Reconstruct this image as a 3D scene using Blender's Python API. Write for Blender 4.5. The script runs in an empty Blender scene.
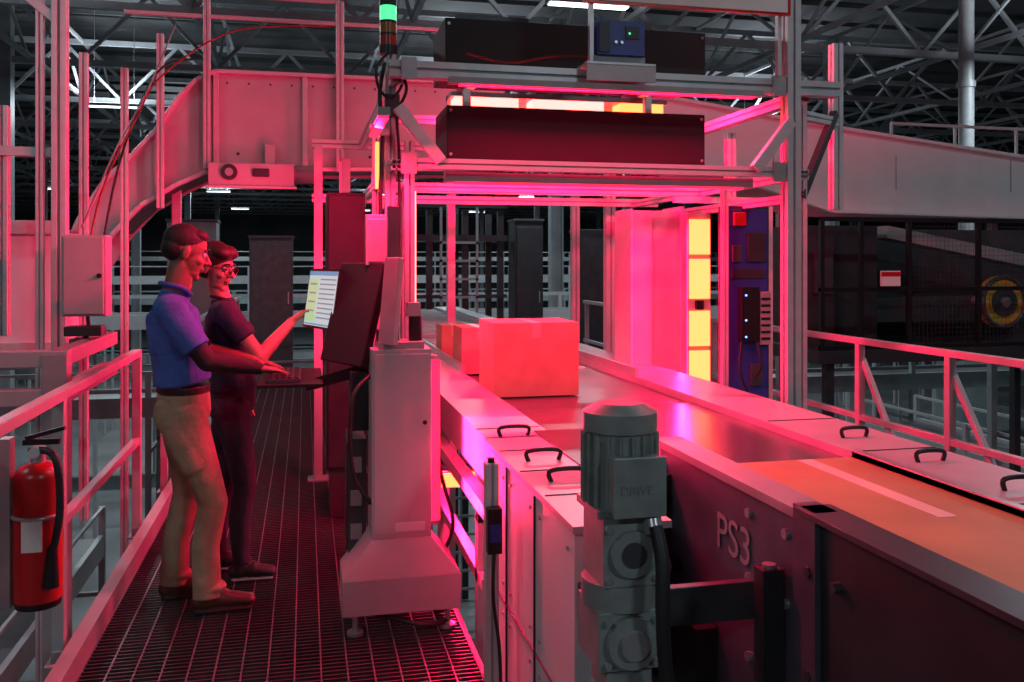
import bpy, math, random
import numpy as np
from mathutils import Vector, Matrix, Euler
random.seed(7)
scene=bpy.context.scene
V=Vector
# ------------------------------------------------------------------ materials
def mat(name,col,rough=.5,metal=0.,var=.12,scale=6.,bump=0.,bscale=60.,emit=None,estr=0.):
    m=bpy.data.materials.new(name); m.use_nodes=True
    nt=m.node_tree; b=nt.nodes['Principled BSDF']
    b.inputs['Roughness'].default_value=rough; b.inputs['Metallic'].default_value=metal
    tc=nt.nodes.new('ShaderNodeTexCoord')
    if var>0:
        n=nt.nodes.new('ShaderNodeTexNoise'); n.inputs['Scale'].default_value=scale; n.inputs['Detail'].default_value=5
        r=nt.nodes.new('ShaderNodeValToRGB')
        r.color_ramp.elements[0].position=.3; r.color_ramp.elements[1].position=.7
        r.color_ramp.elements[0].color=(*[c*(1-var) for c in col],1)
        r.color_ramp.elements[1].color=(*[min(1,c*(1+var)) for c in col],1)
        nt.links.new(tc.outputs['Object'],n.inputs['Vector']); nt.links.new(n.outputs['Fac'],r.inputs['Fac'])
        nt.links.new(r.outputs['Color'],b.inputs['Base Color'])
    else: b.inputs['Base Color'].default_value=(*col,1)
    if bump>0:
        n2=nt.nodes.new('ShaderNodeTexNoise'); n2.inputs['Scale'].default_value=bscale; n2.inputs['Detail'].default_value=3
        bp=nt.nodes.new('ShaderNodeBump'); bp.inputs['Strength'].default_value=bump; bp.inputs['Distance'].default_value=.02
        nt.links.new(tc.outputs['Object'],n2.inputs['Vector']); nt.links.new(n2.outputs['Fac'],bp.inputs['Height'])
        nt.links.new(bp.outputs['Normal'],b.inputs['Normal'])
    if emit:
        b.inputs['Emission Color'].default_value=(*emit,1); b.inputs['Emission Strength'].default_value=estr
    return m
ALU=mat('aluminium',(.60,.61,.63),.35,.25,.06,20)
GREY=mat('grey_paint',(.32,.33,.34),.45,.1,.10,8)
LGREY=mat('light_grey_paint',(.43,.44,.45),.4,.1,.08,5)
WHITE=mat('white_panel',(.66,.68,.70),.45,0,.08,3)
DARK=mat('dark_paint',(.032,.034,.040),.45,.1,.2,8)
BLACK=mat('black_plastic',(.009,.009,.011),.4,0,.2,10)
HOUS=mat('black_housing',(.005,.005,.006),.65,0,.2,10)
CHAR=mat('charcoal_steel',(.08,.085,.095),.4,.4,.2,8)
SIDE=mat('blue_grey_steel',(.12,.13,.17),.4,.3,.2,8)
MOTG=mat('motor_casting',(.27,.31,.30),.45,.15,.15,20)
STEEL=mat('brushed_steel',(.5,.5,.52),.3,.6,.1,12)
SLIDE=mat('slide_plate',(.16,.14,.14),.24,.4,.25,5)
GRATE=mat('grating_steel',(.085,.08,.085),.4,.5,.2,30)
GRATEB=mat('grating_bar',(.20,.19,.20),.35,.5,.2,30)
BELT=mat('rubber_belt',(.09,.085,.09),.32,0,.25,4)
TAN=mat('parcel_smear',(.42,.28,.12),.55,0,.15,3)  # smear of parcels in motion, put on the belt as flat colour
LSTREAK=mat('label_streak',(.70,.62,.50),.5,0,.05)  # motion-blurred parcel label, drawn as a flat strip
CARD=mat('cardboard',(.44,.27,.18),.8,0,.12,9)
TAPE=mat('packing_tape',(.54,.38,.28),.3,0,.05)
REDP=mat('red_enamel',(.50,.012,.015),.3,0,.08)
BLUEP=mat('blue_plastic',(.03,.05,.30),.4,0,.1)
TRUSS=mat('truss_steel',(.33,.35,.37),.5,.2,.15,2)
DECK=mat('roof_deck',(.07,.075,.08),.8,0,.3,.8)
WALL=mat('wall_cladding',(.14,.15,.16),.8,0,.25,.4)
CONC=mat('concrete_floor',(.20,.21,.215),.6,0,.3,.5)
TEAL=mat('teal_grey_paint',(.24,.30,.31),.5,.1,.15,3)
YEL=mat('yellow_pulley',(.60,.36,.05),.5,0,.1)
CABLE=mat('cable_rubber',(.02,.02,.022),.5,0,.1)
CABR=mat('red_cable',(.25,.02,.02),.5,0,.1)
HOT=mat('led_hot',(1,.3,.15),.5,0,0,emit=(1,.085,.020),estr=9)
HOTP=mat('led_pink',(1,.3,.3),.5,0,0,emit=(1,.07,.06),estr=12)
REDG=mat('led_red',(1,.05,.1),.5,0,0,emit=(1,.012,.06),estr=2.5)
GREEN=mat('green_lens',(.1,.8,.4),.3,0,0,emit=(.10,1,.35),estr=1.1)
AMBER=mat('amber_lens',(.35,.12,.03),.3,0,0)
REDL=mat('red_lens',(.4,.03,.02),.3,0,0)
BLED=mat('blue_led',(.1,.2,1),.3,0,0,emit=(.1,.25,1),estr=5)
LAMPE=mat('lamp_tube',(1,1,1),.3,0,0,emit=(.85,.95,1),estr=5)
SIGNW=mat('sign_white',(.8,.74,.72),.5,0,.03)
SCW=mat('display_white',(.05,.05,.05),.3,0,0,emit=(.62,.76,.80),estr=.75)
SCB=mat('display_blue',(.05,.05,.05),.3,0,0,emit=(.12,.38,.62),estr=.7)
SCG=mat('display_green',(.05,.05,.05),.3,0,0,emit=(.55,.78,.42),estr=.75)
SCD=mat('display_grey',(.05,.05,.05),.3,0,0,emit=(.22,.30,.34),estr=.7)

# ------------------------------------------------------------------ mesh builder
def frame(t,hint=None):
    t=V(t).normalized()
    h=V(hint) if hint is not None else (V((0,0,1)) if abs(t.z)<.95 else V((1,0,0)))
    s=h.cross(t)
    if s.length<1e-6: s=V((0,1,0)).cross(t)
    s.normalize(); return t,s,t.cross(s)
class MB:
    def __init__(s): s.v=[];s.f=[];s.m=[];s.sm=[];s.mats=[]
    def mi(s,m):
        if m not in s.mats: s.mats.append(m)
        return s.mats.index(m)
    def add(s,vs,fs,m,smooth=False):
        o=len(s.v); s.v+=[tuple(v) for v in vs]; k=s.mi(m)
        for f in fs:
            s.f.append([i+o for i in f]); s.m.append(k); s.sm.append(smooth)
    def hexa(s,vs,m):
        s.add(vs,[(0,3,2,1),(4,5,6,7),(0,1,5,4),(1,2,6,5),(2,3,7,6),(3,0,4,7)],m)
    def bx(s,x0,x1,y0,y1,z0,z1,m):
        s.hexa([(x0,y0,z0),(x1,y0,z0),(x1,y1,z0),(x0,y1,z0),(x0,y0,z1),(x1,y0,z1),(x1,y1,z1),(x0,y1,z1)],m)
    def box(s,c,size,m,R=None):
        c=V(c); h=V(size)/2; vs=[]
        for z in(-1,1):
            for x,y in((-1,-1),(1,-1),(1,1),(-1,1)):
                p=V((x*h.x,y*h.y,z*h.z))
                if R is not None: p=R@p
                vs.append(c+p)
        s.hexa(vs,m)
    def beam(s,p0,p1,w,h,m,off=(0,0)):
        p0=V(p0);p1=V(p1); t,a,b=frame(p1-p0)
        p0=p0+a*off[0]+b*off[1]; p1=p1+a*off[0]+b*off[1]
        vs=[p+a*x*w/2+b*y*h/2 for p in(p0,p1) for x,y in((-1,-1),(1,-1),(1,1),(-1,1))]
        s.hexa(vs,m)
    def tslot(s,p0,p1,w,m):
        s.beam(p0,p1,w*.74,w*.74,GREY)
        for i in(-1,1):
            for j in(-1,1): s.beam(p0,p1,w*.41,w*.41,m,(i*w*.295,j*w*.295))
    def cyl(s,p0,p1,r,m,n=18,r2=None,cap=True):
        r2=r if r2 is None else r2
        p0=V(p0);p1=V(p1); t,a,b=frame(p1-p0); vs=[]
        for p,q in((p0,r),(p1,r2)):
            for i in range(n):
                g=2*math.pi*i/n; vs.append(p+a*q*math.cos(g)+b*q*math.sin(g))
        s.add(vs,[(i,(i+1)%n,n+(i+1)%n,n+i) for i in range(n)],m,True)
        if cap:
            s.add(vs,[list(range(n))[::-1],list(range(n,2*n))],m)
    def tube(s,pts,r,m,n=8,sub=6):
        pts=[V(p) for p in pts]; P=[pts[0]]+pts+[pts[-1]]; out=[]
        for i in range(1,len(P)-2):
            for k in range(sub):
                u=k/sub; a,b,c,d=P[i-1],P[i],P[i+1],P[i+2]
                out.append(.5*((2*b)+(c-a)*u+(2*a-5*b+4*c-d)*u*u+(3*b-a-3*c+d)*u**3))
        out.append(pts[-1]); vs=[]; pa=None
        for i,p in enumerate(out):
            t=(out[min(i+1,len(out)-1)]-out[max(i-1,0)]).normalized()
            if pa is None: _,pa,_=frame(t)
            pa=(pa-t*pa.dot(t)).normalized(); pb=t.cross(pa)
            for k in range(n):
                g=2*math.pi*k/n; vs.append(p+pa*r*math.cos(g)+pb*r*math.sin(g))
        fs=[]
        for i in range(len(out)-1):
            for k in range(n): fs.append((i*n+k,i*n+(k+1)%n,(i+1)*n+(k+1)%n,(i+1)*n+k))
        s.add(vs,fs,m,True)
    def prism(s,poly,y0,y1,m,axis='y'):
        n=len(poly)
        def P(a,b,y): return (a,y,b) if axis=='y' else (y,a,b)
        vs=[P(a,b,y0) for a,b in poly]+[P(a,b,y1) for a,b in poly]
        s.add(vs,[list(range(n))[::-1],list(range(n,2*n))]+[(i,(i+1)%n,n+(i+1)%n,n+i) for i in range(n)],m)
    def sph(s,c,r,m,n=12,sc=(1,1,1)):
        vs=[];fs=[];c=V(c)
        for i in range(n+1):
            a=math.pi*i/n
            for j in range(2*n):
                g=math.pi*j/n; vs.append(c+V((r*sc[0]*math.sin(a)*math.cos(g),r*sc[1]*math.sin(a)*math.sin(g),r*sc[2]*math.cos(a))))
        for i in range(n):
            for j in range(2*n): fs.append((i*2*n+j,i*2*n+(j+1)%(2*n),(i+1)*2*n+(j+1)%(2*n),(i+1)*2*n+j))
        s.add(vs,fs,m,True)
    def torus(s,c,ax,R,r,m,n=28,k=8):
        c=V(c); t,a,b=frame(ax); vs=[];fs=[]
        for i in range(n):
            g=2*math.pi*i/n; d=a*math.cos(g)+b*math.sin(g)
            for j in range(k):
                h=2*math.pi*j/k; vs.append(c+d*(R+r*math.cos(h))+t*r*math.sin(h))
        for i in range(n):
            for j in range(k): fs.append((i*k+j,((i+1)%n)*k+j,((i+1)%n)*k+(j+1)%k,i*k+(j+1)%k))
        s.add(vs,fs,m,True)
    def build(s,name,bevel=0,parent=None):
        me=bpy.data.meshes.new(name); me.from_pydata(s.v,[],s.f); me.update()
        for m in s.mats: me.materials.append(m)
        me.polygons.foreach_set('material_index',s.m); me.polygons.foreach_set('use_smooth',s.sm)
        import bmesh
        b=bmesh.new(); b.from_mesh(me); bmesh.ops.recalc_face_normals(b,faces=b.faces); b.to_mesh(me); b.free()
        o=bpy.data.objects.new(name,me); scene.collection.objects.link(o)
        if bevel:
            md=o.modifiers.new('bevel','BEVEL'); md.width=bevel; md.segments=2; md.limit_method='ANGLE'; md.angle_limit=math.radians(50)
        if parent: o.parent=parent
        return o
def area(name,loc,dirv,sx,sy,power,col,parent=None):
    l=bpy.data.lights.new(name,'AREA'); l.shape='RECTANGLE'; l.size=sx; l.size_y=sy; l.energy=power; l.color=col
    o=bpy.data.objects.new(name,l); scene.collection.objects.link(o); o.location=loc
    o.rotation_euler=V(dirv).to_track_quat('-Z','Y').to_euler()
    if parent: o.parent=parent
    return o
CR=(1,.008,.085)

# ------------------------------------------------------------------ building shell
m=MB(); m.bx(-40,60,-15,90,-4.2,-4,CONC); m.build('floor')
m=MB(); m.bx(-40,60,-15,90,8.6,8.8,DECK)
for i in range(60): m.bx(-40,60,-15+i*1.75,-14.9+i*1.75,8.5,8.6,DECK)
m.build('ceiling')
m=MB(); m.bx(-40,60,90,90.3,-4,8.6,WALL); m.build('wall_back')
m=MB(); m.bx(-40.3,-40,-15,90,-4,8.6,WALL); m.build('wall_left')
m=MB(); m.bx(60,60.3,-15,90,-4,8.6,WALL); m.build('wall_right')
m=MB(); m.bx(-40,60,-15.3,-15,-4,8.6,WALL); m.build('wall_front')
# roof trusses
m=MB()
zb,zt=6.1,7.7
for k,y in enumerate(range(12,88,5)):
    m.beam((-38,y,zb),(58,y,zb),.14,.14,TRUSS); m.beam((-38,y,zt),(58,y,zt),.14,.14,TRUSS)
    x=-38; st=1.5 if y<45 else 2.5; up=True
    while x<58:
        a=zb if up else zt; b=zt if up else zb
        m.beam((x,y,a),(x+st,y,b),.08,.08,TRUSS); x+=st; up=not up
for k,x in enumerate(range(-34,58,4)):
    m.beam((x,12,zb+.1),(x,88,zb+.1),.10,.10,TRUSS); m.beam((x,12,zt),(x,88,zt),.08,.08,TRUSS)
    y=12; up=True
    while y<80:
        a=zb if up else zt; b=zt if up else zb
        m.beam((x,y,a),(x,y+2.5,b),.06,.06,TRUSS); y+=2.5; up=not up
m.build('roof_truss')
# building columns
m=MB()
for y in(22,38,54,72):
    for x in(-26,-14,-6.5,6.2,14,24,36):
        m.bx(x-.15,x+.15,y-.03,y+.03,-4,7.7,TRUSS); m.bx(x-.16,x-.12,y-.15,y+.15,-4,7.7,TRUSS); m.bx(x+.12,x+.16,y-.15,y+.15,-4,7.7,TRUSS)
m.build('steel_column')
m=MB(); m.cyl((13.3,16,1.5),(13.3,16,8.5),.15,GREY,24)
for z in(3.2,5.2,7.2): m.cyl((13.3,16,z),(13.3,16,z+.12),.18,GREY,24)
m.bx(12.9,13.7,15.6,16.4,-4,1.5,TEAL); m.build('vent_pipe')
# high-bay lamps
for y in(-6,3,14,26,40,56,74):
    for x in(-14,-5,4.5,14,26):
        if y==-6 and x not in(-5,4.5): continue  # pair behind the camera, added as unseen frontal fill
        m=MB(); m.bx(x-.7,x+.7,y-.12,y+.12,5.78,5.86,GREY); m.bx(x-.66,x+.66,y-.09,y+.09,5.76,5.78,LAMPE)
        m.cyl((x-.5,y,5.86),(x-.5,y,8.5),.008,GREY,6); m.cyl((x+.5,y,5.86),(x+.5,y,8.5),.008,GREY,6)
        m.bx(x-.66,x+.66,y-.09,y+.09,5.86,5.87,LAMPE)  # glowing top face, added along with the upward fill
        o=m.build('highbay_lamp')
        if x in(-5,4.5,14) and y<60:
            area('bulb',(x,y,5.74),(0,0,-1),1.3,.18,{-6:210,3:(110 if x==14 else 55),14:230}.get(y,300),(.78,.92,1.0),o)
            if y>3: area('truss_fill',(x,y,5.89),(0,0,1),1.3,.18,150,(.82,.92,1.0),o)  # upward fill added to brighten the trusses
# lower-level distant conveyors
def floor_conveyor(x0,x1,y0,y1,z,w,mt,legz=-4):
    m=MB(); a=V((x0,y0,z)); b=V((x1,y1,z)); t,s,_=frame(b-a)
    for sg in(-1,1):
        m.beam(a+s*sg*w/2,b+s*sg*w/2,.06,.26,mt)
        m.beam(a+s*sg*w/2+V((0,0,.45)),b+s*sg*w/2+V((0,0,.45)),.035,.035,mt)
    m.beam(a+V((0,0,.05)),b+V((0,0,.05)),w-.08,.06,BELT)
    L=(b-a).length; n=max(2,int(L/2.2))
    for i in range(n+1):
        p=a+(b-a)*(i/n)
        for sg in(-1,1):
            q=p+s*sg*w/2; m.beam((q.x,q.y,legz),(q.x,q.y,z+.47),.07,.07,mt)
        q0=p-s*w/2;q1=p+s*w/2
        m.beam((q0.x,q0.y,z-.6),(q1.x,q1.y,z-.6),.05,.05,mt)
    m.build('belt_conveyor')
floor_conveyor(-18,14,13,13,-.3,.9,TEAL)
floor_conveyor(-20,26,18,18,.5,1.0,LGREY)
floor_conveyor(-22,30,25,25,-1.2,1.0,TEAL)
floor_conveyor(-22,34,32,32,1.0,1.2,LGREY)
floor_conveyor(-26,40,44,44,-.2,1.2,TEAL)
floor_conveyor(-30,44,58,58,1.8,1.4,LGREY)
floor_conveyor(6.2,6.2,4,12,-1.6,1.0,TEAL)
floor_conveyor(8.6,8.6,3,12,-.9,1.0,LGREY)
floor_conveyor(11.5,20,8,12,-.2,1.0,TEAL)
floor_conveyor(-3.0,-3.0,1.5,12,-1.9,1.1,LGREY)
floor_conveyor(-5.2,-5.2,3,12,-.7,1.0,TEAL)

# ------------------------------------------------------------------ walkway
m=MB(); X0,X1,Y0,Y1=-.85,.67,-.8,14
y=Y0
while y<Y1:
    m.bx(X0,X1,y,y+.007,-.03,0,GRATE); y+=.034
x=X0
while x<=X1:
    m.bx(x-.003,x+.003,Y0,Y1,-.028,.002,GRATEB); x+=.1013
m.bx(X0-.06,X0,Y0,Y1,-.16,.10,GREY); m.bx(X1,X1+.02,Y0,Y1,-.16,.0,GREY)
for yy in np.arange(Y0,Y1,1.5): m.bx(X0,X1,yy,yy+.06,-.14,-.035,DARK)
for yy in(.0,4.7,9.5,13.5):
    for xx in(X0,X1-.1): m.bx(xx,xx+.1,yy,yy+.1,-4,-.14,GREY)
m.build('walkway_grating')
def railing(x,y0,y1,posts,mt=LGREY,zb=0.):
    m=MB()
    m.beam((x,y0,1.07),(x,y1,1.07),.05,.042,mt); m.beam((x,y0,.56),(x,y1,.56),.04,.04,mt)
    for p in posts:
        m.bx(x-.024,x+.024,p-.024,p+.024,zb,1.05,mt); m.bx(x-.045,x+.035,p-.05,p+.05,zb-.0,zb+.012,mt)
    return m
m=railing(-.955,-.6,5.62,(-.5,1.2,2.72,3.9,5.6)) 
for p in(-.5,1.2,2.72,3.9,5.6): m.bx(-.98,-.912,p-.03,p+.03,-.12,.06,GREY)
m.build('guard_railing',.004)
m=railing(-.955,6.6,13.8,(6.65,8.2,9.8,11.6,13.7)); m.build('guard_railing',.004)
m=railing(3.64,1.0,11.5,(1.9,2.75,3.63,4.51,5.38,6.3,7.6,9.2,11.4))
m.bx(3.60,3.68,1,11.6,-.2,.1,GREY); m.bx(3.68,4.4,1,11.6,-.06,0,GRATE)
for yy in(1.5,5,9): m.bx(3.62,3.72,yy,yy+.1,-4,-.1,GREY)
for yy in(4.51,5.38): m.beam((3.66,yy,.95),(3.66,yy-.55,.12),.035,.035,LGREY)
m.build('guard_railing',.004)

# fire extinguisher
m=MB(); cx,cy=-.775,2.93; dz=.03
m.cyl((cx,cy,.57+dz),(cx,cy,.93+dz),.066,REDP,28); m.sph((cx,cy,.93+dz),.066,REDP,12,(1,1,.75)); m.cyl((cx,cy,.55+dz),(cx,cy,.58+dz),.062,BLACK,28,.066)
m.cyl((cx,cy,.97+dz),(cx,cy,1.02+dz),.022,STEEL); m.box((cx+.01,cy,1.035+dz),(.10,.022,.016),BLACK); m.box((cx+.02,cy,1.06+dz),(.11,.02,.012),BLACK,Euler((0,-.25,0)).to_matrix())
m.cyl((cx,cy-.02,1.01+dz),(cx,cy-.045,1.01+dz),.016,WHITE)
m.tube([(cx-.02,cy,1.01+dz),(cx+.06,cy-.06,1.0+dz),(cx+.075,cy-.06,.85+dz),(cx+.055,cy-.06,.72+dz)],.011,CABLE); m.cyl((cx+.055,cy-.06,.74+dz),(cx+.05,cy-.06,.62+dz),.013,BLACK,12,.024)
m.torus((cx,cy,.82+dz),(0,0,1),.068,.006,STEEL); m.box((cx,cy-.065,.77+dz),(.055,.006,.09),SIGNW)
m.box((cx-.085,cy,.80+dz),(.03,.05,.5),STEEL)
m.build('fire_extinguisher')

# ------------------------------------------------------------------ left machinery
m=MB()
for (x,y,z0,z1,w) in((-1.08,4.38,-4,1.19,.10),(-1.30,5.33,-4,3.6,.075),(-1.40,5.33,-4,3.6,.04),(-1.60,5.39,1.2,2.45,.06),(-1.34,6.05,0,2.9,.05),(-1.27,6.96,-4,3.0,.05),(-2.3,4.4,-4,1.19,.10),(-2.2,5.4,-4,3.6,.07)):
    (m.tslot if w<.09 else m.beam)(*( ((x,y,z0),(x,y,z1),w,ALU) if w<.09 else ((x,y,z0),(x,y,z1),w,w,GREY)))
for z in(1.17,1.0):
    m.beam((-2.6,4.38,z),(-1.03,4.38,z),.09,.07,LGREY); m.beam((-1.08,4.38,z),(-1.08,5.5,z),.08,.07,GREY)
m.beam((-2.6,5.36,2.2),(-1.28,5.36,2.2),.05,.05,ALU); m.beam((-2.6,5.36,3.3),(-1.28,5.36,3.3),.05,.05,ALU)
m.beam((-1.3,5.33,2.9),(-1.9,5.33,3.4),.05,.05,ALU)
m.beam((-2.6,4.4,.55),(-1.08,4.4,.55),.06,.06,GREY)
m.build('machine_frame',.003)
m=MB() # side conveyor with panels
m.bx(-4.2,-1.42,5.7,6.4,1.12,1.78,WHITE); m.bx(-4.2,-1.40,5.66,5.7,1.76,1.84,ALU); m.bx(-4.2,-1.40,5.66,5.7,1.08,1.14,ALU)
for x in(-3.2,-2.5,-1.9): m.bx(x,x+.03,5.67,5.7,1.1,1.8,ALU)
m.bx(-4.2,-1.42,5.75,6.35,1.78,1.8,BELT)
for x in(-3.9,-2.0): m.bx(x,x+.08,5.8,5.88,-4,1.12,GREY); m.bx(x,x+.08,6.2,6.28,-4,1.12,GREY)
m.build('side_conveyor',.005)
m=MB(); m.bx(-1.215,-1.0,5.0,5.14,1.32,1.74,LGREY); m.bx(-1.205,-1.01,4.985,5.0,1.33,1.73,LGREY)
m.cyl((-1.03,4.985,1.53),(-1.03,4.97,1.53),.012,BLACK); m.bx(-1.16,-1.12,5.14,5.29,1.4,1.45,ALU)
m.tube([(-1.1,5.05,1.32),(-1.1,5.05,1.22),(-1.2,5.2,1.18)],.01,CABLE)
m.bx(-1.2,-1.02,4.98,5.1,1.22,1.27,DARK)
m.build('electrical_box',.006)
# overhead conveyor (left, with descending curved end)
m=MB()
top=[(1.6,3.05),(-.66,3.05),(-.80,2.98),(-.93,2.84),(-1.08,2.60),(-1.25,2.40),(-1.45,2.20),(-1.62,1.92),(-1.75,1.6)]
bot=[(-1.55,1.56),(-1.40,1.80),(-1.20,2.02),(-.95,2.18),(-.70,2.30),(1.6,2.36)]
m.prism(top+bot,7.2,7.24,LGREY); m.prism(top+bot,7.95,7.99,LGREY)
def strip(pts,w,th,y,mt):
    for a,b in zip(pts[:-1],pts[1:]): m.beam((a[0],y,a[1]),(b[0],y,b[1]),w,th,mt)
strip(top,.07,.03,7.18,ALU); strip(bot,.07,.03,7.18,ALU)
strip([(a,b-.08) for a,b in top[:-1]],.76,.03,7.6,BELT)
strip([(a,b+.04) for a,b in bot[1:]],.76,.03,7.6,DARK)
for x in(-.66,.0,.62): m.bx(x-.02,x+.02,7.16,7.2,2.34,3.05,ALU)
for i in range(8): m.cyl((-.5+i*.25,7.2,2.43),(-.5+i*.25,7.19,2.43),.012,DARK,8)
for i in range(12): m.cyl((-.58+i*.16,7.2,2.97),(-.58+i*.16,7.19,2.97),.008,DARK,6)
for a in(-.72,-1.05): m.tslot((a,7.12,2.3 if a>-.9 else 2.0),(a,7.12,3.65 if a>-.9 else 3.3),.05,ALU)
m.tslot((.265,7.12,2.3),(.265,7.12,3.62),.06,ALU)
m.beam((-1.3,7.12,3.45),(1.2,7.12,3.45),.03,.03,ALU)
m.beam((-.72,7.12,3.62),(.265,7.12,3.62),.03,.03,ALU)
for x in(-1.05,1.2): m.bx(x,x+.07,7.7,7.77,-4,2.36,ALU)
m.build('overhead_conveyor',.004)
m=MB(); m.bx(-.70,-.08,7.0,7.18,2.17,2.34,LGREY); m.cyl((-.55,6.98,2.27),(-.55,7.0,2.27),.06,DARK); m.cyl((-.55,6.97,2.27),(-.55,7.0,2.27),.03,STEEL)
m.box((-.32,6.99,2.27),(.12,.03,.06),DARK); m.cyl((-.08,7.1,2.27),(.12,7.1,2.27),.07,GREY); m.bx(-.72,-.06,6.98,7.0,2.15,2.17,ALU); m.bx(-.3,-.22,7.1,7.16,2.34,2.5,LGREY)
m.build('drive_unit',.006)
m=MB(); m.tube([(-1.22,5.5,1.5),(-1.17,5.7,2.0),(-1.05,6.1,2.5),(-.95,6.6,2.9),(-.5,6.9,3.3),(.2,7.0,3.4)],.006,CABR)
m.tube([(-1.28,6.0,1.3),(-1.15,6.1,2.2),(-1.0,6.6,2.9),(-.8,7.0,3.1)],.008,CABLE)
m.tube([(-1.25,5.6,1.8),(-1.12,5.9,2.3),(-1.02,6.3,2.7),(-.9,6.8,3.3)],.006,GREY)
m.build('power_cable')

# ------------------------------------------------------------------ right white overhead conveyor
m=MB()
pl=[(3.3,3.36),(5.6,3.07),(8.1,2.80),(14,2.45),(14,2.05),(8.1,2.11),(5.59,2.15),(4.6,2.45),(3.3,2.75)]
CW=mat('chute_white',(.85,.87,.88),.45,0,.05,3)
m.prism(pl,8.8,8.84,CW); m.prism(pl,9.7,9.74,CW)
def st2(pts,y,w,h,mt):
    for a,b in zip(pts[:-1],pts[1:]): m.beam((a[0],y,a[1]),(b[0],y,b[1]),w,h,mt)
st2([(3.3,3.36),(5.6,3.07),(8.1,2.80),(14,2.45)],8.77,.08,.035,CW)
st2([(3.3,2.75),(4.6,2.45),(5.59,2.15),(8.1,2.11),(14,2.05)],8.77,.08,.03,CW)
st2([(3.3,3.0),(5.6,2.85),(8.1,2.6),(14,2.3)],9.25,.88,.03,BELT)
for x in(4.9,6.4,7.9): m.bx(x,x+.01,8.79,8.8,2.4,2.78,LGREY)
for x in(5.2,8.0,11): m.bx(x,x+.08,9.2,9.28,-4,2.15,GREY)
for x in(7.0,7.9,8.8): m.cyl((x,9.7,2.7),(x,9.7,3.3),.02,WHITE,10)
m.cyl((7.0,9.7,3.3),(9.6,9.7,3.28),.02,WHITE,10)
m.build('incline_conveyor',.004)
# black mesh guard & machine
m=MB()
y=7.3; xs=[4.55,4.95,5.45,6.2,7.0,7.8]
for x in xs: m.bx(x-.02,x+.02,y-.02,y+.02,.80,2.0,BLACK)
for z in(.82,1.35,1.99): m.bx(4.53,7.9,y-.018,y+.018,z-.02,z+.02,BLACK)
x=5.47
while x<7.8: m.bx(x,x+.003,y,y+.003,.82,1.99,CHAR); x+=.045
z=.85
while z<1.99: m.bx(5.45,7.8,y,y+.003,z,z+.003,CHAR); z+=.045
m.bx(4.5,8,7.25,8.5,.68,.80,DARK)
for x in(4.6,7.6):
    for yy in(7.3,8.4): m.bx(x,x+.08,yy,yy+.08,-4,.68,DARK)
m.bx(4.6,5.4,7.7,8.3,.8,1.95,DARK); m.bx(4.7,4.9,7.66,7.7,1.3,1.7,CHAR)
m.bx(5.12,5.32,7.24,7.26,1.38,1.52,SIGNW); m.bx(5.12,5.32,7.235,7.24,1.47,1.51,REDP)
m.bx(5.5,7.9,8.45,8.5,.8,1.95,CHAR)
m.bx(5.5,7.9,7.9,8.2,1.0,1.25,CHAR)
m.beam((5.6,7.95,1.9),(7.9,7.95,1.5),.25,.12,GREY)
m.build('machine_guard',.002)
m=MB(); c=V((6.66,7.50,1.21)); m.cyl(c,c+V((0,.08,0)),.255,YEL,36); m.torus(c+V((0,.0,0)),(0,1,0),.24,.022,CHAR,36)
m.cyl(c-V((0,.02,0)),c,.14,CHAR,30); m.cyl(c-V((0,.04,0)),c,.05,STEEL,18); m.cyl(c,c+V((0,.42,0)),.04,STEEL,14); m.build('drive_pulley')

# ------------------------------------------------------------------ main conveyor
m=MB(); BR=1.97
m.bx(.70,.98,3.5,14,.72,.90,LGREY); m.bx(.98,BR,2.95,14,.70,.86,BELT); m.bx(BR,2.32,.4,14,.62,.90,LGREY)
m.bx(.92,1.24,2.93,3.6,.80,.905,SLIDE); m.bx(.98,BR,2.95,4.35,.86,.868,SLIDE)
m.bx(.70,.92,2.30,3.5,.02,.88,WHITE); m.bx(.69,.97,2.28,3.52,.88,.90,LGREY)
for y in(2.72,3.12): m.bx(.694,.70,y-.004,y+.004,.03,.87,DARK)
m.bx(.694,.70,2.3,3.5,.38,.385,DARK)
for y in(2.36,2.66,2.78,3.06,3.18,3.44):
    for z in(.82,.44,.33,.08): m.cyl((.70,y,z),(.694,y,z),.007,STEEL,8)
m.bx(.92,1.21,2.85,2.95,.2,.88,DARK)
def handlex(x,y,z,l=.11):
    m.tube([(x-l/2,y,z),(x-l/2,y,z+.035),(x+l/2,y,z+.035),(x+l/2,y,z)],.008,BLACK,8,5)
for y in(2.77,3.07,3.53): handlex(.82,y,.90)
for y in(1.75,2.05,2.35,2.75,3.2): handlex(2.14,y,.90,.1)
for y in(2.2,2.95,3.6): m.bx(BR+.01,2.32,y,y+.006,.898,.903,DARK)
for y in(2.6,2.92,3.25,3.7): m.bx(.70,.97,y,y+.005,.898,.903,DARK)
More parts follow.
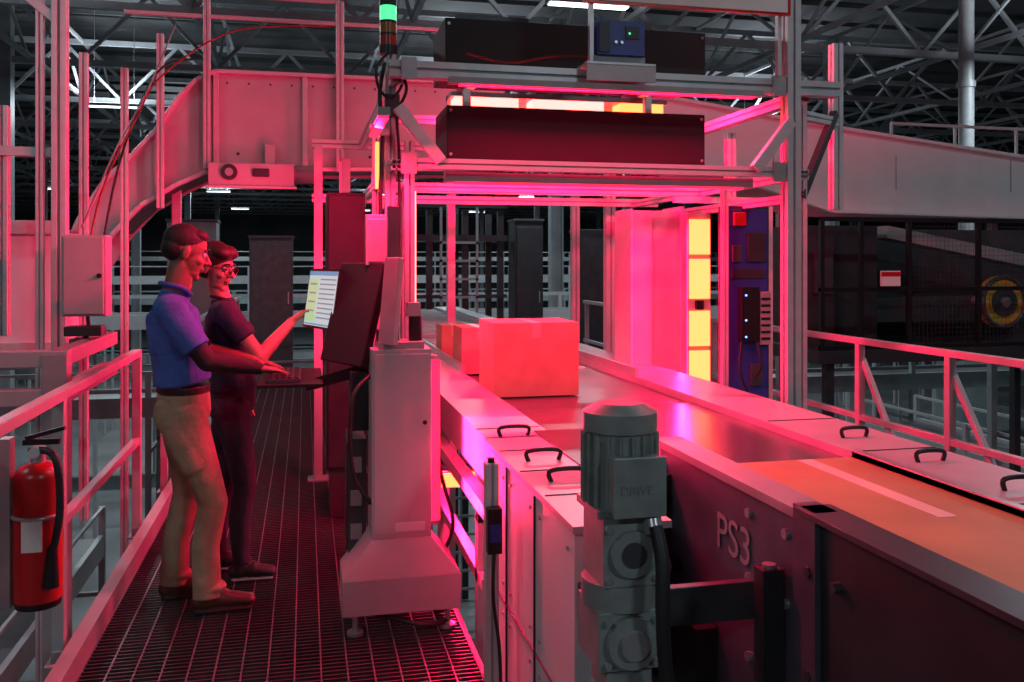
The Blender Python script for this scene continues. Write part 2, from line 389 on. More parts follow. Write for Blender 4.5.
# near section side wall
m.bx(1.21,1.25,2.02,2.95,.12,.97,SIDE); m.bx(1.19,1.29,2.02,2.97,.96,.985,GREY)
m.bx(1.20,1.25,.4,2.0,.12,.99,DARK); m.bx(1.17,1.27,.4,2.0,.985,1.0,CHAR); m.bx(1.185,1.25,1.93,2.03,.1,1.0,SIDE)
m.bx(1.25,BR,.4,2.96,.80,.88,TAN)
m.bx(1.74,1.80,2.2,2.95,.88,.8815,LSTREAK)
m.bx(BR,BR+.03,.4,2.96,.86,.905,STEEL)
for y in(2.10,2.3,2.9):
    for z in(.9,.72,.5,.3): m.cyl((1.21,y,z),(1.20,y,z),.014,STEEL,10)
for y in(1.85,1.96):
    for z in(.85,.6,.35): m.cyl((1.20,y,z),(1.18,y,z),.014,CHAR,6)
for y,z in((2.86,.80),(2.88,.68),(2.78,.60)): m.cyl((1.21,y,z),(1.16,y,z),.02,BLACK,14); m.cyl((1.17,y,z),(1.155,y,z),.026,STEEL,14)
m.bx(1.14,1.21,2.5,2.95,.15,.5,DARK)
m.box((1.17,2.12,.66),(.06,.05,.3),DARK); m.cyl((1.17,2.12,.5),(1.17,2.12,.82),.018,STEEL,10)
for y in(4.0,5.2,6.6,8.5,11):
    for x in(.76,2.15): m.bx(x,x+.06,y,y+.06,-4,.72,ALU)
    m.bx(.76,2.2,y,y+.05,.42,.47,ALU)
for x in(.76,2.15): m.bx(x,x+.05,3.9,11,.15,.20,ALU)
m.bx(.74,.98,3.6,3.65,.56,.62,ALU); m.bx(.70,.76,3.55,6,.56,.62,ALU)
for y in(.8,2.4):
    for x in(1.27,2.1): m.bx(x,x+.08,y,y+.08,-4,.62,CHAR)
for i in range(30): m.cyl((1.0,6.0+i*.26,.86),(1.9,6.0+i*.26,.86),.012,STEEL,8)
m.bx(.96,.985,5.6,12,.90,.95,STEEL); m.bx(BR,BR+.02,5.2,12,.90,.95,STEEL)
m.build('belt_conveyor_line',.004)
def text(name,body,size,loc,rot,mt):
    c=bpy.data.curves.new(name,'FONT'); c.body=body; c.size=size; c.extrude=.001; c.materials.append(mt)
    o=bpy.data.objects.new(name,c); scene.collection.objects.link(o); o.location=loc; o.rotation_euler=rot; return o
text('conveyor_label','PS3',.15,(1.205,2.50,.75),(math.radians(90),0,math.radians(-90)),GREY)

# gearmotor
m=MB(); cx,cy,mz=.755,2.10,.03
def Z(v): return v+mz
m.cyl((cx,cy,Z(.98)),(cx,cy,Z(1.16)),.084,MOTG,28); m.cyl((cx,cy,Z(1.16)),(cx,cy,Z(1.205)),.092,MOTG,28); m.cyl((cx,cy,Z(1.205)),(cx,cy,Z(1.225)),.092,MOTG,28,.055)
for i in range(20):
    g=2*math.pi*i/20; m.box((cx+.086*math.cos(g),cy+.086*math.sin(g),Z(1.07)),(.02,.005,.17),MOTG,Euler((0,0,g)).to_matrix())
m.bx(cx-.085,cx+.085,cy-.085,cy+.085,Z(.965),Z(.985),MOTG); m.bx(cx-.07,cx+.075,cy-.085,cy+.075,Z(.80),Z(.965),MOTG)
m.bx(cx-.055,cx+.065,cy-.12,cy-.03,Z(.98),Z(1.11),MOTG); m.bx(cx-.06,cx+.07,cy-.13,cy-.12,Z(.975),Z(1.115),MOTG)
m.cyl((cx,cy-.085,Z(.88)),(cx,cy-.10,Z(.88)),.055,MOTG,24); m.cyl((cx,cy-.10,Z(.88)),(cx,cy-.105,Z(.88)),.03,CHAR,20)
m.cyl((cx,cy,Z(.74)),(cx,cy,Z(.80)),.095,MOTG,26); m.bx(cx-.08,cx+.08,cy-.08,cy+.09,Z(.60),Z(.74),MOTG); m.cyl((cx,cy-.10,Z(.67)),(cx,cy+.1,Z(.67)),.062,MOTG,26); m.cyl((cx,cy-.115,Z(.67)),(cx,cy-.1,Z(.67)),.035,STEEL,20)
m.bx(cx-.055,cx+.06,cy-.06,cy+.06,Z(.53),Z(.60),MOTG); m.bx(cx-.03,cx+.45,cy+.09,cy+.12,.65,.75,CHAR); m.bx(cx-.05,cx+.05,cy+.07,cy+.19,.65,.75,CHAR)
for sx in(-1,1):
    for z in(.62,.72,.82,.94): m.cyl((cx+sx*.06,cy-.095,Z(z)),(cx+sx*.06,cy-.08,Z(z)),.009,STEEL,6)
m.tube([(cx+.045,cy-.12,Z(.95)),(cx+.05,cy-.15,Z(.88)),(cx+.045,cy-.165,Z(.76)),(cx+.06,cy-.15,Z(.62)),(cx+.11,cy-.12,Z(.40)),(cx+.16,cy-.05,.15),(cx+.18,cy,-.2)],.017,CABLE,10)
m.cyl((cx+.045,cy-.09,Z(.98)),(cx+.045,cy-.115,Z(.93)),.022,STEEL)
motor=m.build('gear_motor',.006)
o=text('badge','DRIVE',.030,(cx-.045,cy-.1315,Z(1.03)),(math.radians(90),0,0),STEEL); o.parent=motor

# parcels
def parcel(x0,x1,y0,y1,z,h):
    m=MB(); m.bx(x0,x1,y0,y1,z,z+h,CARD); xm=(x0+x1)/2
    m.bx(xm-.025,xm+.025,y0-.001,y1+.001,z+h-.02,z+h+.001,TAPE); m.bx(xm-.025,xm+.025,y0-.0012,y0,z+h-.08,z+h,TAPE)
    m.bx(x0+.0,x1,(y0+y1)/2-.002,(y0+y1)/2+.002,z+h,z+h+.0005,DARK)
    m.build('cardboard_parcel',.005)
parcel(.99,1.47,4.75,5.15,.869,.40); parcel(.99,1.24,5.75,6.1,.873,.30); parcel(1.0,1.2,6.7,7.0,.873,.25)

# ------------------------------------------------------------------ scanner arch
m=MB(); T=m.tslot
T((.40,4.36,0),(.40,4.36,2.60),.05,ALU); T((.48,4.245,0),(.48,4.245,2.17),.045,ALU)
T((2.44,4.2,.55),(2.44,4.2,3.0),.075,ALU); T((2.62,4.42,.55),(2.62,4.42,2.6),.06,ALU); T((2.97,4.62,1.9),(2.97,4.62,2.85),.06,ALU)
T((.38,4.22,2.50),(2.72,4.22,2.50),.075,ALU); T((.46,4.2,2.06),(2.44,4.2,2.06),.05,ALU)
m.beam((.42,4.18,2.32),(.62,4.18,2.07),.04,.055,ALU); m.beam((2.42,4.16,2.32),(2.22,4.16,2.07),.04,.055,ALU)
for X in(.42,2.55):
    T((X,4.25,2.47),(X,6.8,2.47),.06,ALU); T((X,4.25,2.06),(X,6.8,2.06),.05,ALU)
T((.05,6.78,2.07),(2.75,6.78,2.07),.06,ALU); T((.05,6.78,2.47),(2.75,6.78,2.47),.06,ALU)
T((.42,5.5,2.06),(2.55,5.5,2.06),.05,ALU); T((.42,5.5,2.47),(2.55,5.5,2.47),.05,ALU); T((.42,6.1,2.09),(2.55,6.1,2.09),.04,ALU)
m.beam((.095,6.78,0),(.095,6.78,2.45),.085,.06,LGREY); m.bx(.02,.17,6.7,6.86,0,.012,GREY)
T((2.44,7.03,.3),(2.44,7.03,2.45),.08,ALU); T((2.44,8.0,.3),(2.44,8.0,2.3),.07,ALU)
for y in(7.03,8.0): m.bx(2.32,2.5,y-.04,y+.04,.6,.66,ALU)
for y in(4.2,5.5): m.bx(2.32,2.7,y-.04,y+.04,.6,.68,ALU)
m.bx(2.33,2.75,4.15,4.5,.70,.73,STEEL)
T((2.62,4.42,2.4),(2.97,4.62,2.4),.05,ALU); m.beam((2.62,4.4,1.95),(2.95,4.6,2.45),.04,.04,CHAR)
T((2.80,5.6,.68),(2.80,5.6,2.47),.06,ALU); T((2.62,4.42,1.95),(2.62,6.0,1.95),.05,ALU)
T((2.34,4.75,.7),(2.34,4.75,2.06),.035,ALU)
T((.42,5.5,0),(.42,5.5,2.47),.05,ALU)
for z in(2.5,2.06):
    for x in(.47,2.36): m.bx(x-.035,x+.035,4.165,4.18,z-.05,z+.05,STEEL)
m.tube([(.37,4.32,2.55),(.345,4.30,2.4),(.36,4.31,2.2),(.35,4.32,1.9),(.36,4.33,1.5),(.36,4.33,1.2)],.010,CABLE)
m.tube([(.44,4.30,2.52),(.47,4.28,2.42),(.43,4.31,2.30),(.44,4.33,2.1),(.44,4.33,1.6)],.008,CABLE)
m.tube([(.39,4.31,2.6),(.33,4.28,2.52),(.34,4.28,2.42),(.40,4.30,2.38),(.45,4.27,2.45),(.42,4.28,2.55)],.007,CABLE)
m.bx(.37,.44,4.30,4.335,2.30,2.40,DARK); m.bx(.375,.43,4.30,4.335,1.72,1.80,DARK)
m.build('scanner_arch_frame')
m=MB()
m.bx(.69,2.08,4.45,4.85,2.115,2.385,HOUS)
for x in(.71,2.06):
    for z in(2.14,2.36): m.cyl((x,4.45,z),(x,4.445,z),.008,STEEL,8)
for x in(.8,1.8): m.bx(x,x+.04,4.6,4.64,2.385,2.5,ALU)
m.build('camera_housing',.004)
m=MB(); m.bx(.72,2.20,4.70,5.15,2.60,2.89,HOUS)
for x in(.74,2.18):
    for z in(2.63,2.86): m.cyl((x,4.70,z),(x,4.695,z),.008,STEEL,8)
for x in(.85,1.85): m.bx(x,x+.05,4.72,5.12,2.54,2.60,ALU)
m.bx(.8,1.2,4.8,5.0,2.89,2.94,CHAR); m.build('camera_housing',.004)
m=MB()
m.bx(.80,1.16,4.88,5.02,2.435,2.51,HOTP); m.bx(1.24,1.66,4.88,5.02,2.435,2.51,HOTP); m.bx(1.76,2.02,4.88,5.02,2.435,2.51,HOT)
m.bx(.78,2.04,5.02,5.06,2.42,2.54,GREY); m.bx(.78,2.04,4.87,5.06,2.51,2.535,GREY)
o=m.build('scanner_light_bar')
area('bulb',(1.36,4.96,2.425),(0,.1,-1),1.1,.14,55,CR,o)
area('bulb',(1.36,5.10,2.47),(0,1,-.5),1.1,.10,45,CR,o)
area('bulb',(2.07,4.97,2.47),(1,.6,.05),.12,.06,40,CR,o)  # extra lamp added at the bar end to pinken the white chute
m=MB(); m.bx(.65,2.25,4.24,4.30,1.985,2.03,GREY); m.bx(.70,2.2,4.25,4.295,1.975,1.985,REDG)
o=m.build('scanner_light_bar'); area('bulb',(1.45,4.275,1.97),(0,.5,-1),1.5,.04,40,CR,o)
m=MB(); m.bx(.65,2.25,4.12,4.17,2.43,2.46,GREY); m.bx(.70,2.2,4.125,4.165,2.422,2.43,REDG)  # front bar added only to redden the near belt
o=m.build('scanner_light_bar'); area('bulb',(1.45,4.145,2.415),(0,-.45,-1),1.5,.04,60,CR,o)
# made-up boom light, added to redden side panels, kiosk and walkway
m=MB(); m.bx(.29,.34,3.70,4.33,2.20,2.235,GREY); m.bx(.295,.335,3.71,4.3,2.19,2.20,REDG); m.bx(.33,.39,4.29,4.33,2.20,2.235,ALU)
o=m.build('scanner_light_bar'); area('bulb',(.315,4.0,2.185),(.25,-.6,-1),.04,.5,60,CR,o); area('bulb',(.28,4.0,2.218),(-1,.1,-.35),.5,.03,40,CR,o)
# vertical light bar added beside the kiosk to redden the side panels
m=MB(); m.bx(.548,.585,4.02,4.06,.42,1.18,GREY); m.bx(.585,.592,4.02,4.06,.44,1.16,REDG); m.bx(.552,.582,4.012,4.02,.44,1.16,REDG)
for z in(.5,1.1): m.bx(.535,.55,4.03,4.05,z,z+.03,STEEL)
o=m.build('scanner_light_bar'); area('bulb',(.600,4.005,.8),(1,-1.3,0),.03,.7,45,CR,o)
# right side scanner panel and light column
m=MB(); m.bx(2.16,2.50,5.75,6.05,.72,1.95,LGREY); m.bx(2.14,2.16,5.74,6.06,.72,1.96,ALU); m.bx(2.50,2.52,5.72,6.06,.7,1.98,ALU)
m.bx(2.3,2.31,5.74,5.75,.75,1.9,GREY); m.build('scanner_side_panel',.004)
m=MB(); m.bx(2.44,2.60,5.48,5.58,.70,1.93,GREY)
for z0,z1 in((.74,1.02),(1.05,1.28),(1.36,1.62),(1.65,1.88)): m.bx(2.45,2.59,5.465,5.48,z0,z1,HOT)
m.bx(2.49,2.54,5.45,5.48,1.29,1.35,BLACK); o=m.build('scanner_light_bar')
area('bulb',(2.425,5.53,1.3),(-1,-.5,0),.05,1.1,38,CR,o)
area('bulb',(2.62,5.53,1.3),(1,-.3,-.1),.05,1.1,35,CR,o)  # added lamp facing outward to redden the right handrail
m=MB(); m.bx(2.90,2.98,5.35,5.45,.66,1.98,ALU); m.bx(2.3,2.98,5.36,5.40,1.98,2.02,ALU); m.build('scanner_post')
m=MB(); m.bx(2.42,2.72,5.02,5.10,.72,1.94,DARK); m.bx(2.44,2.70,5.0,5.02,.74,1.92,BLUEP)
m.bx(2.50,2.62,4.95,5.0,1.12,1.45,BLACK); m.bx(2.63,2.70,4.96,5.0,1.10,1.42,GREY)
for i in range(7): m.bx(2.635,2.695,4.955,4.96,1.13+i*.04,1.145+i*.04,BLACK)
m.bx(2.47,2.55,4.98,5.0,1.82,1.90,REDL)
for z in(1.15,1.25,1.40): m.cyl((2.53,4.95,z),(2.53,4.945,z),.006,BLED,8)
m.bx(2.46,2.49,4.98,5.0,.80,.83,STEEL); m.bx(2.46,2.52,4.98,5.0,1.6,1.7,CHAR); m.bx(2.58,2.66,4.985,5.0,.85,.98,CHAR)
m.bx(2.46,2.68,4.99,5.0,1.50,1.56,DARK); m.bx(2.56,2.68,4.98,5.0,1.60,1.78,DARK)
m.tube([(2.5,4.95,1.12),(2.48,4.93,.95),(2.55,4.95,.8)],.008,CABLE); m.tube([(2.6,4.95,1.12),(2.62,4.93,.98),(2.6,4.97,.9)],.008,CABLE)
o=m.build('camera_control_unit',.004); o.location.x=.05
# left light bars
m=MB(); m.bx(.36,.41,4.52,4.60,1.95,2.22,GREY); m.bx(.345,.36,4.53,4.59,1.97,2.20,HOT); m.bx(.37,.40,4.385,4.52,2.05,2.10,ALU)
o=m.build('scanner_light_bar'); area('bulb',(.335,4.56,2.09),(-1,.2,-.35),.25,.08,30,CR,o)
m=MB(); m.bx(.53,.60,5.05,5.15,.95,2.02,GREY); m.bx(.60,.61,5.06,5.14,.97,2.0,HOTP); m.bx(.42,.53,5.08,5.12,1.9,1.94,ALU)
m.bx(.42,.53,5.08,5.12,1.0,1.04,ALU)
o=m.build('scanner_light_bar'); area('bulb',(.625,5.10,1.5),(1,-.1,-.1),.08,1.0,40,CR,o)
m=MB(); m.bx(.24,.30,6.2,6.28,.7,2.3,GREY); m.bx(.23,.24,6.21,6.27,.72,2.28,REDG); m.bx(.27,.3,6.28,6.75,2.2,2.24,ALU); m.bx(.26,.29,6.2,6.26,0,.7,ALU)
o=m.build('scanner_light_bar'); area('bulb',(.215,6.24,1.5),(-1,-.45,0),.06,1.5,60,CR,o)
area('bulb',(.27,6.30,1.5),(-.5,1,0),.04,1.4,15,CR,o)
# under-bed lamp
m=MB(); m.bx(.72,.98,4.9,4.98,.36,.45,GREY); m.bx(.73,.97,4.885,4.9,.365,.44,HOT); m.bx(.78,.82,4.92,4.96,.45,.72,ALU)
o=m.build('underbed_light_bar'); area('bulb',(.85,4.87,.47),(-.35,-1,0),.24,.04,16,CR,o)
area('bulb',(.85,4.93,.355),(-.3,0,-1),.24,.06,12,CR,o)
# blue controller & bracket & sign
m=MB(); m.bx(1.31,1.66,4.10,4.35,2.545,2.56,ALU); m.bx(1.31,1.66,4.10,4.112,2.47,2.55,LGREY); m.bx(1.36,1.62,4.14,4.30,2.56,2.60,GREY)
m.bx(1.37,1.61,4.12,4.26,2.60,2.765,BLUEP); m.bx(1.375,1.43,4.112,4.12,2.61,2.755,BLACK); m.bx(1.51,1.58,4.114,4.12,2.68,2.74,BLACK); m.bx(1.525,1.535,4.112,4.114,2.70,2.71,GREEN)
for x in(1.46,1.49): m.cyl((x,4.12,2.66),(x,4.11,2.66),.008,STEEL,8)
m.tube([(1.4,4.2,2.6),(1.2,4.3,2.62),(1.0,4.4,2.6),(.8,4.5,2.66)],.006,CABR); m.build('controller_display',.003)
m=MB(); m.bx(1.30,2.40,4.13,4.15,2.85,3.2,REDP); m.bx(1.32,2.38,4.125,4.13,2.862,3.18,SIGNW)
for x in(1.34,2.34): m.bx(x,x+.02,4.15,4.18,2.545,3.2,ALU)
m.build('warning_sign')
# signal tower
m=MB(); c=(.39,4.36)
def seg(z0,z1,mt,r=.040): m.cyl((c[0],c[1],z0),(c[0],c[1],z1),r,mt,24)
seg(2.60,2.64,BLACK,.045); seg(2.64,2.69,REDL); seg(2.69,2.70,BLACK,.042); seg(2.70,2.75,AMBER); seg(2.75,2.76,BLACK,.042); seg(2.76,2.83,GREEN); seg(2.83,2.86,BLACK,.042); seg(2.86,2.93,GREEN,.035)
m.build('signal_tower_light')

# ------------------------------------------------------------------ operator kiosk
m=MB(); kx,ky=.410,4.03
def frus(cx,cy,z0,z1,a0,b0,a1,b1,mt):
    m.hexa([(cx-a0,cy-b0,z0),(cx+a0,cy-b0,z0),(cx+a0,cy+b0,z0),(cx-a0,cy+b0,z0),(cx-a1,cy-b1,z1),(cx+a1,cy-b1,z1),(cx+a1,cy+b1,z1),(cx-a1,cy+b1,z1)],mt)
frus(kx,ky,.09,.24,.255,.15,.255,.15,LGREY); frus(kx,ky,.24,.40,.255,.15,.13,.11,LGREY); frus(kx,ky,.40,1.22,.13,.11,.13,.11,LGREY)
m.bx(kx-.12,kx+.12,ky-.115,ky-.11,.42,1.20,LGREY); m.bx(kx-.03,kx+.10,ky-.118,ky-.115,.43,.47,WHITE)
m.bx(kx-.10,kx+.10,ky-.10,ky+.1,1.22,1.25,GREY)
for x in(kx-.2,kx+.2):
    for y in(ky-.11,ky+.11): m.cyl((x,y,.0),(x,y,.015),.035,STEEL); m.cyl((x,y,.015),(x,y,.09),.012,STEEL)
m.cyl((kx+.10,ky-.118,.9),(kx+.10,ky-.113,.9),.010,BLACK)
m.bx(kx-.05,kx,ky+.0,ky+.06,1.22,1.85,CHAR)
m.beam((kx-.03,ky+.06,1.42),(.15,4.56,1.40),.05,.05,BLACK); m.beam((kx-.03,ky+.05,1.15),(.02,4.42,1.01),.05,.05,BLACK)
m.bx(.19,.27,4.12,4.40,.28,.80,CHAR); m.bx(.185,.19,4.14,4.38,.3,.78,DARK); m.bx(.20,.28,4.1,4.3,.84,1.10,DARK)
for z in(.35,.5,.65): m.bx(.20,.25,4.112,4.12,z,z+.07,GREY)
m.tube([(.28,4.0,1.1),(.20,3.95,1.0),(.2,3.96,.7),(.28,3.95,.55)],.01,CABLE)
m.tube([(.54,4.10,.95),(.62,4.15,.6),(.68,4.2,.35),(.6,4.25,.12),(.72,4.3,.08)],.009,CABLE)
m.tube([(.30,3.98,.06),(.5,3.86,.04),(.62,3.95,.03),(.60,4.2,.05)],.011,CABLE)
m.cyl((kx+.07,ky-.02,1.25),(kx+.07,ky-.02,1.36),.03,BLACK); m.bx(kx-.10,kx-.06,ky-.05,ky+.03,1.25,1.30,BLACK); m.bx(kx+.03,kx+.09,ky-.05,ky+.01,1.36,1.42,GREY)
m.build('operator_kiosk',.006)
def slab(m,c,yaw,tilt,w,h,t,mt,ui=False,bez=.012):
    R=Matrix.Rotation(yaw,3,'Z')@Matrix.Rotation(tilt,3,'Y')
    m.box(c,(t,w,h),mt,R)
    if ui:
        def q(y0,y1,z0,z1,mm,k): m.box(V(c)+R@V((-t/2-.0005*k,(y0+y1)/2,(z0+z1)/2)),(.001,y1-y0,z1-z0),mm,R)
        W,H=w/2-bez,h/2-bez
        q(-W,W,-H,H,SCW,1); q(-W,W,H-.022,H,SCB,3); q(.05,W-.01,-H+.02,H-.04,SCG,3)
        for i in range(9): q(-W+.012,.03,H-.045-i*.024,H-.038-i*.024,SCD,3)
        for i in range(4): q(.07,W-.03,H-.07-i*.045,H-.062-i*.045,SCD,5)
        q(-W+.01,W-.01,-H+.004,-H+.012,SCB,3)
m=MB(); slab(m,(.09,4.60,1.415),math.radians(20),math.radians(8),.40,.30,.03,BLACK,True); m.bx(.11,.17,4.53,4.63,1.35,1.47,BLACK); m.build('computer_monitor',.0)
m=MB(); slab(m,(.225,4.26,1.36),math.radians(24),math.radians(14),.42,.48,.04,HOUS); slab(m,(.255,4.245,1.36),math.radians(24),math.radians(14),.30,.34,.03,DARK)
m.build('computer_monitor',.006)
m=MB(); slab(m,(.365,3.93,1.43),math.radians(35),math.radians(6),.10,.38,.03,GREY); m.build('touch_panel',.004)
m=MB(); m.bx(.275,.375,4.20,4.29,1.585,1.82,LGREY); m.bx(.285,.365,4.195,4.20,1.6,1.8,LGREY); m.build('junction_box',.006)
m=MB(); m.bx(-.21,.08,4.16,4.78,1.035,1.05,BLACK); m.bx(-.17,-.02,4.22,4.66,1.05,1.068,CHAR)
for i in range(5):
    for j in range(14): m.bx(-.163+i*.028,-.141+i*.028,4.23+j*.03,4.255+j*.03,1.068,1.074,BLACK)
m.build('keyboard_tray',.002)
m=MB(); m.bx(.13,.37,5.72,6.05,.30,2.035,DARK); m.bx(.14,.36,5.705,5.72,.32,2.02,DARK); m.bx(.34,.355,5.695,5.705,1.1,1.25,STEEL); m.bx(.15,.36,5.74,6.0,.0,.30,CHAR); m.build('control_cabinet',.005)
m=MB(); m.tslot((.607,2.95,0.012),(.607,2.95,.93),.045,ALU); m.bx(.55,.665,2.9,3.0,0.003,.012,STEEL); m.bx(.585,.632,2.89,2.93,.64,.79,BLACK); m.bx(.59,.627,2.885,2.89,.68,.74,BLUEP)
m.tube([(.607,2.9,.64),(.60,2.88,.5),(.63,2.92,.3),(.64,2.95,.05)],.006,CABLE); m.cyl((.607,2.95,.93),(.607,2.95,.945),.012,BLACK); m.build('photo_eye_stand',.002)

# gantry with ladder in background
m=MB()
for x in(2.6,3.2):
    for y in(14.8,15.8): m.bx(x-.05,x+.05,y-.05,y+.05,-4,2.45,DARK)
for x in(1.6,2.0): m.bx(x-.05,x+.05,14.75,14.85,-4,2.45,DARK)
m.bx(1.5,3.3,14.7,15.9,1.95,2.05,DARK); m.bx(1.5,3.3,14.72,14.76,2.5,2.56,DARK); m.bx(1.5,3.3,14.72,14.76,1.0,1.06,DARK)
for x in(2.15,2.75): m.bx(x,x+.04,14.6,14.64,-4,2.5,GREY)
for i in range(20): m.bx(2.15,2.79,14.6,14.64,-3.8+i*.3,-3.76+i*.3,GREY)
m.build('access_ladder')
for (x,y,h,w,mt) in((3.5,15,2.3,.5,DARK),(4.4,14.2,2.1,.5,CHAR),(-2.0,14.2,2.2,.7,GREY),(-.9,15.5,2.0,.7,CHAR),(5.6,14.2,1.6,.4,TEAL)):
    m=MB(); m.bx(x,x+w,y,y+.5,-4,h,mt); m.bx(x+.03,x+w-.03,y-.015,y,.2,h-.1,mt); m.bx(x+w-.08,x+w-.06,y-.03,y-.015,.9,1.1,STEEL); m.bx(x-.02,x+w+.02,y-.02,y+.52,h,h+.04,CHAR); m.build('electrical_cabinet',.005)

# ------------------------------------------------------------------ PEOPLE
def cloth(name,col,rough=.85,b=.8): return mat(name,col,rough,0,.18,9,b,11)
def cone(p0,p1,a0,b0,a1,b1,mt,side=(0,1,0),c0=1.,c1=1.): return dict(k=0,p0=V(p0),p1=V(p1),r=(a0,b0,a1,b1),mt=mt,side=V(side),c=(c0,c1))
def limb(p0,p1,r0,r1,mt,c0=1.,c1=1.): return cone(p0,p1,r0,r0,r1,r1,mt,(.13,.98,.11),c0,c1)
def ell(c,r,mt,R=None): return dict(k=1,c=V(c),r=r,mt=mt,R=R or Matrix.Identity(3))
def head(c,R,skin,hair,s=1.,female=False,lip=None):
    c=V(c); out=[]
    def E(p,r,mt): out.append(ell(c+R@(V(p)*s),tuple(q*s for q in r),mt,R))
    def C(p,q,a,b,mt): out.append(cone(c+R@(V(p)*s),c+R@(V(q)*s),a*s,a*s,b*s,b*s,mt,R@V((0,1,0))))
    E((-.012,0,.030),(.092,.074,.086),skin); E((.030,0,-.030),(.056,.056,.080),skin)
    E((.028,0,-.080),(.052,.046,.034),skin); E((.066,0,-.100),(.020,.022,.017),skin)
    C((.082,0,.012),(.107,0,-.026),.007,.0125,skin); E((.094,.010,-.031),(.010,.008,.007),skin); E((.094,-.010,-.031),(.010,.008,.007),skin)
    E((.084,0,-.056),(.010,.022,.0065),lip or skin); E((.082,0,-.067),(.010,.019,.0065),lip or skin)
    E((.076,0,.026),(.012,.044,.009),skin)
    for sg in(-1,1):
        E((-.006,sg*.074,-.008),(.017,.009,.031),skin); E((.056,sg*.040,-.028),(.022,.016,.018),skin)
    if not female:
        E((-.020,0,.044),(.093,.077,.077),hair); E((-.052,0,.0),(.058,.072,.055),hair); E((.026,0,.080),(.050,.060,.032),hair)
    else:
        E((-.020,0,.044),(.098,.083,.084),hair); E((-.050,0,-.005),(.068,.080,.070),hair); E((-.128,0,.01),(.042,.042,.042),hair)
        E((.030,.03,.078),(.056,.048,.038),hair); E((.030,-.03,.078),(.056,.048,.038),hair)
    return out
def hand(w,d,n,s,mt,curl=(.25,.25,.25,.25),sc=1.):
    w=V(w); d=V(d).normalized(); n=V(n); n=(n-d*n.dot(d)).normalized(); s=V(s); s=(s-d*s.dot(d)-n*s.dot(n)).normalized(); out=[]
    out.append(cone(w-d*.01,w+d*.035*sc,.024*sc,.019*sc,.036*sc,.017*sc,mt,s)); out.append(cone(w+d*.035*sc,w+d*.078*sc,.036*sc,.017*sc,.037*sc,.0125*sc,mt,s,1,.8))
    for i,(o,L) in enumerate(((.031,.070),(.0105,.079),(-.0105,.073),(-.031,.057))):
        p=w+d*(.082-abs(i-1.2)*.004)*sc+s*o*sc; dd=(d+s*o*5).normalized(); r=.0078*sc; L*=sc
        for f in(.46,.30,.24):
            ang=curl[i]*(1 if f==.46 else 1.25)
            dd=(dd*math.cos(ang)+n*math.sin(ang)).normalized()
            q=p+dd*L*f; out.append(cone(p,q,r,r,r*.92,r*.92,mt,s)); p=q; r*=.92
    p=w+d*.025*sc+s*.026*sc
    for dd,L,r0,r1 in(((d*.75+s*.75+n*.25).normalized(),.042,.013,.010),((d*.92+s*.35+n*.3).normalized(),.030,.0098,.0085)):
        q=p+dd*L*sc; out.append(cone(p,q,r0*sc,r0*sc,r1*sc,r1*sc,mt,n)); p=q
    return out
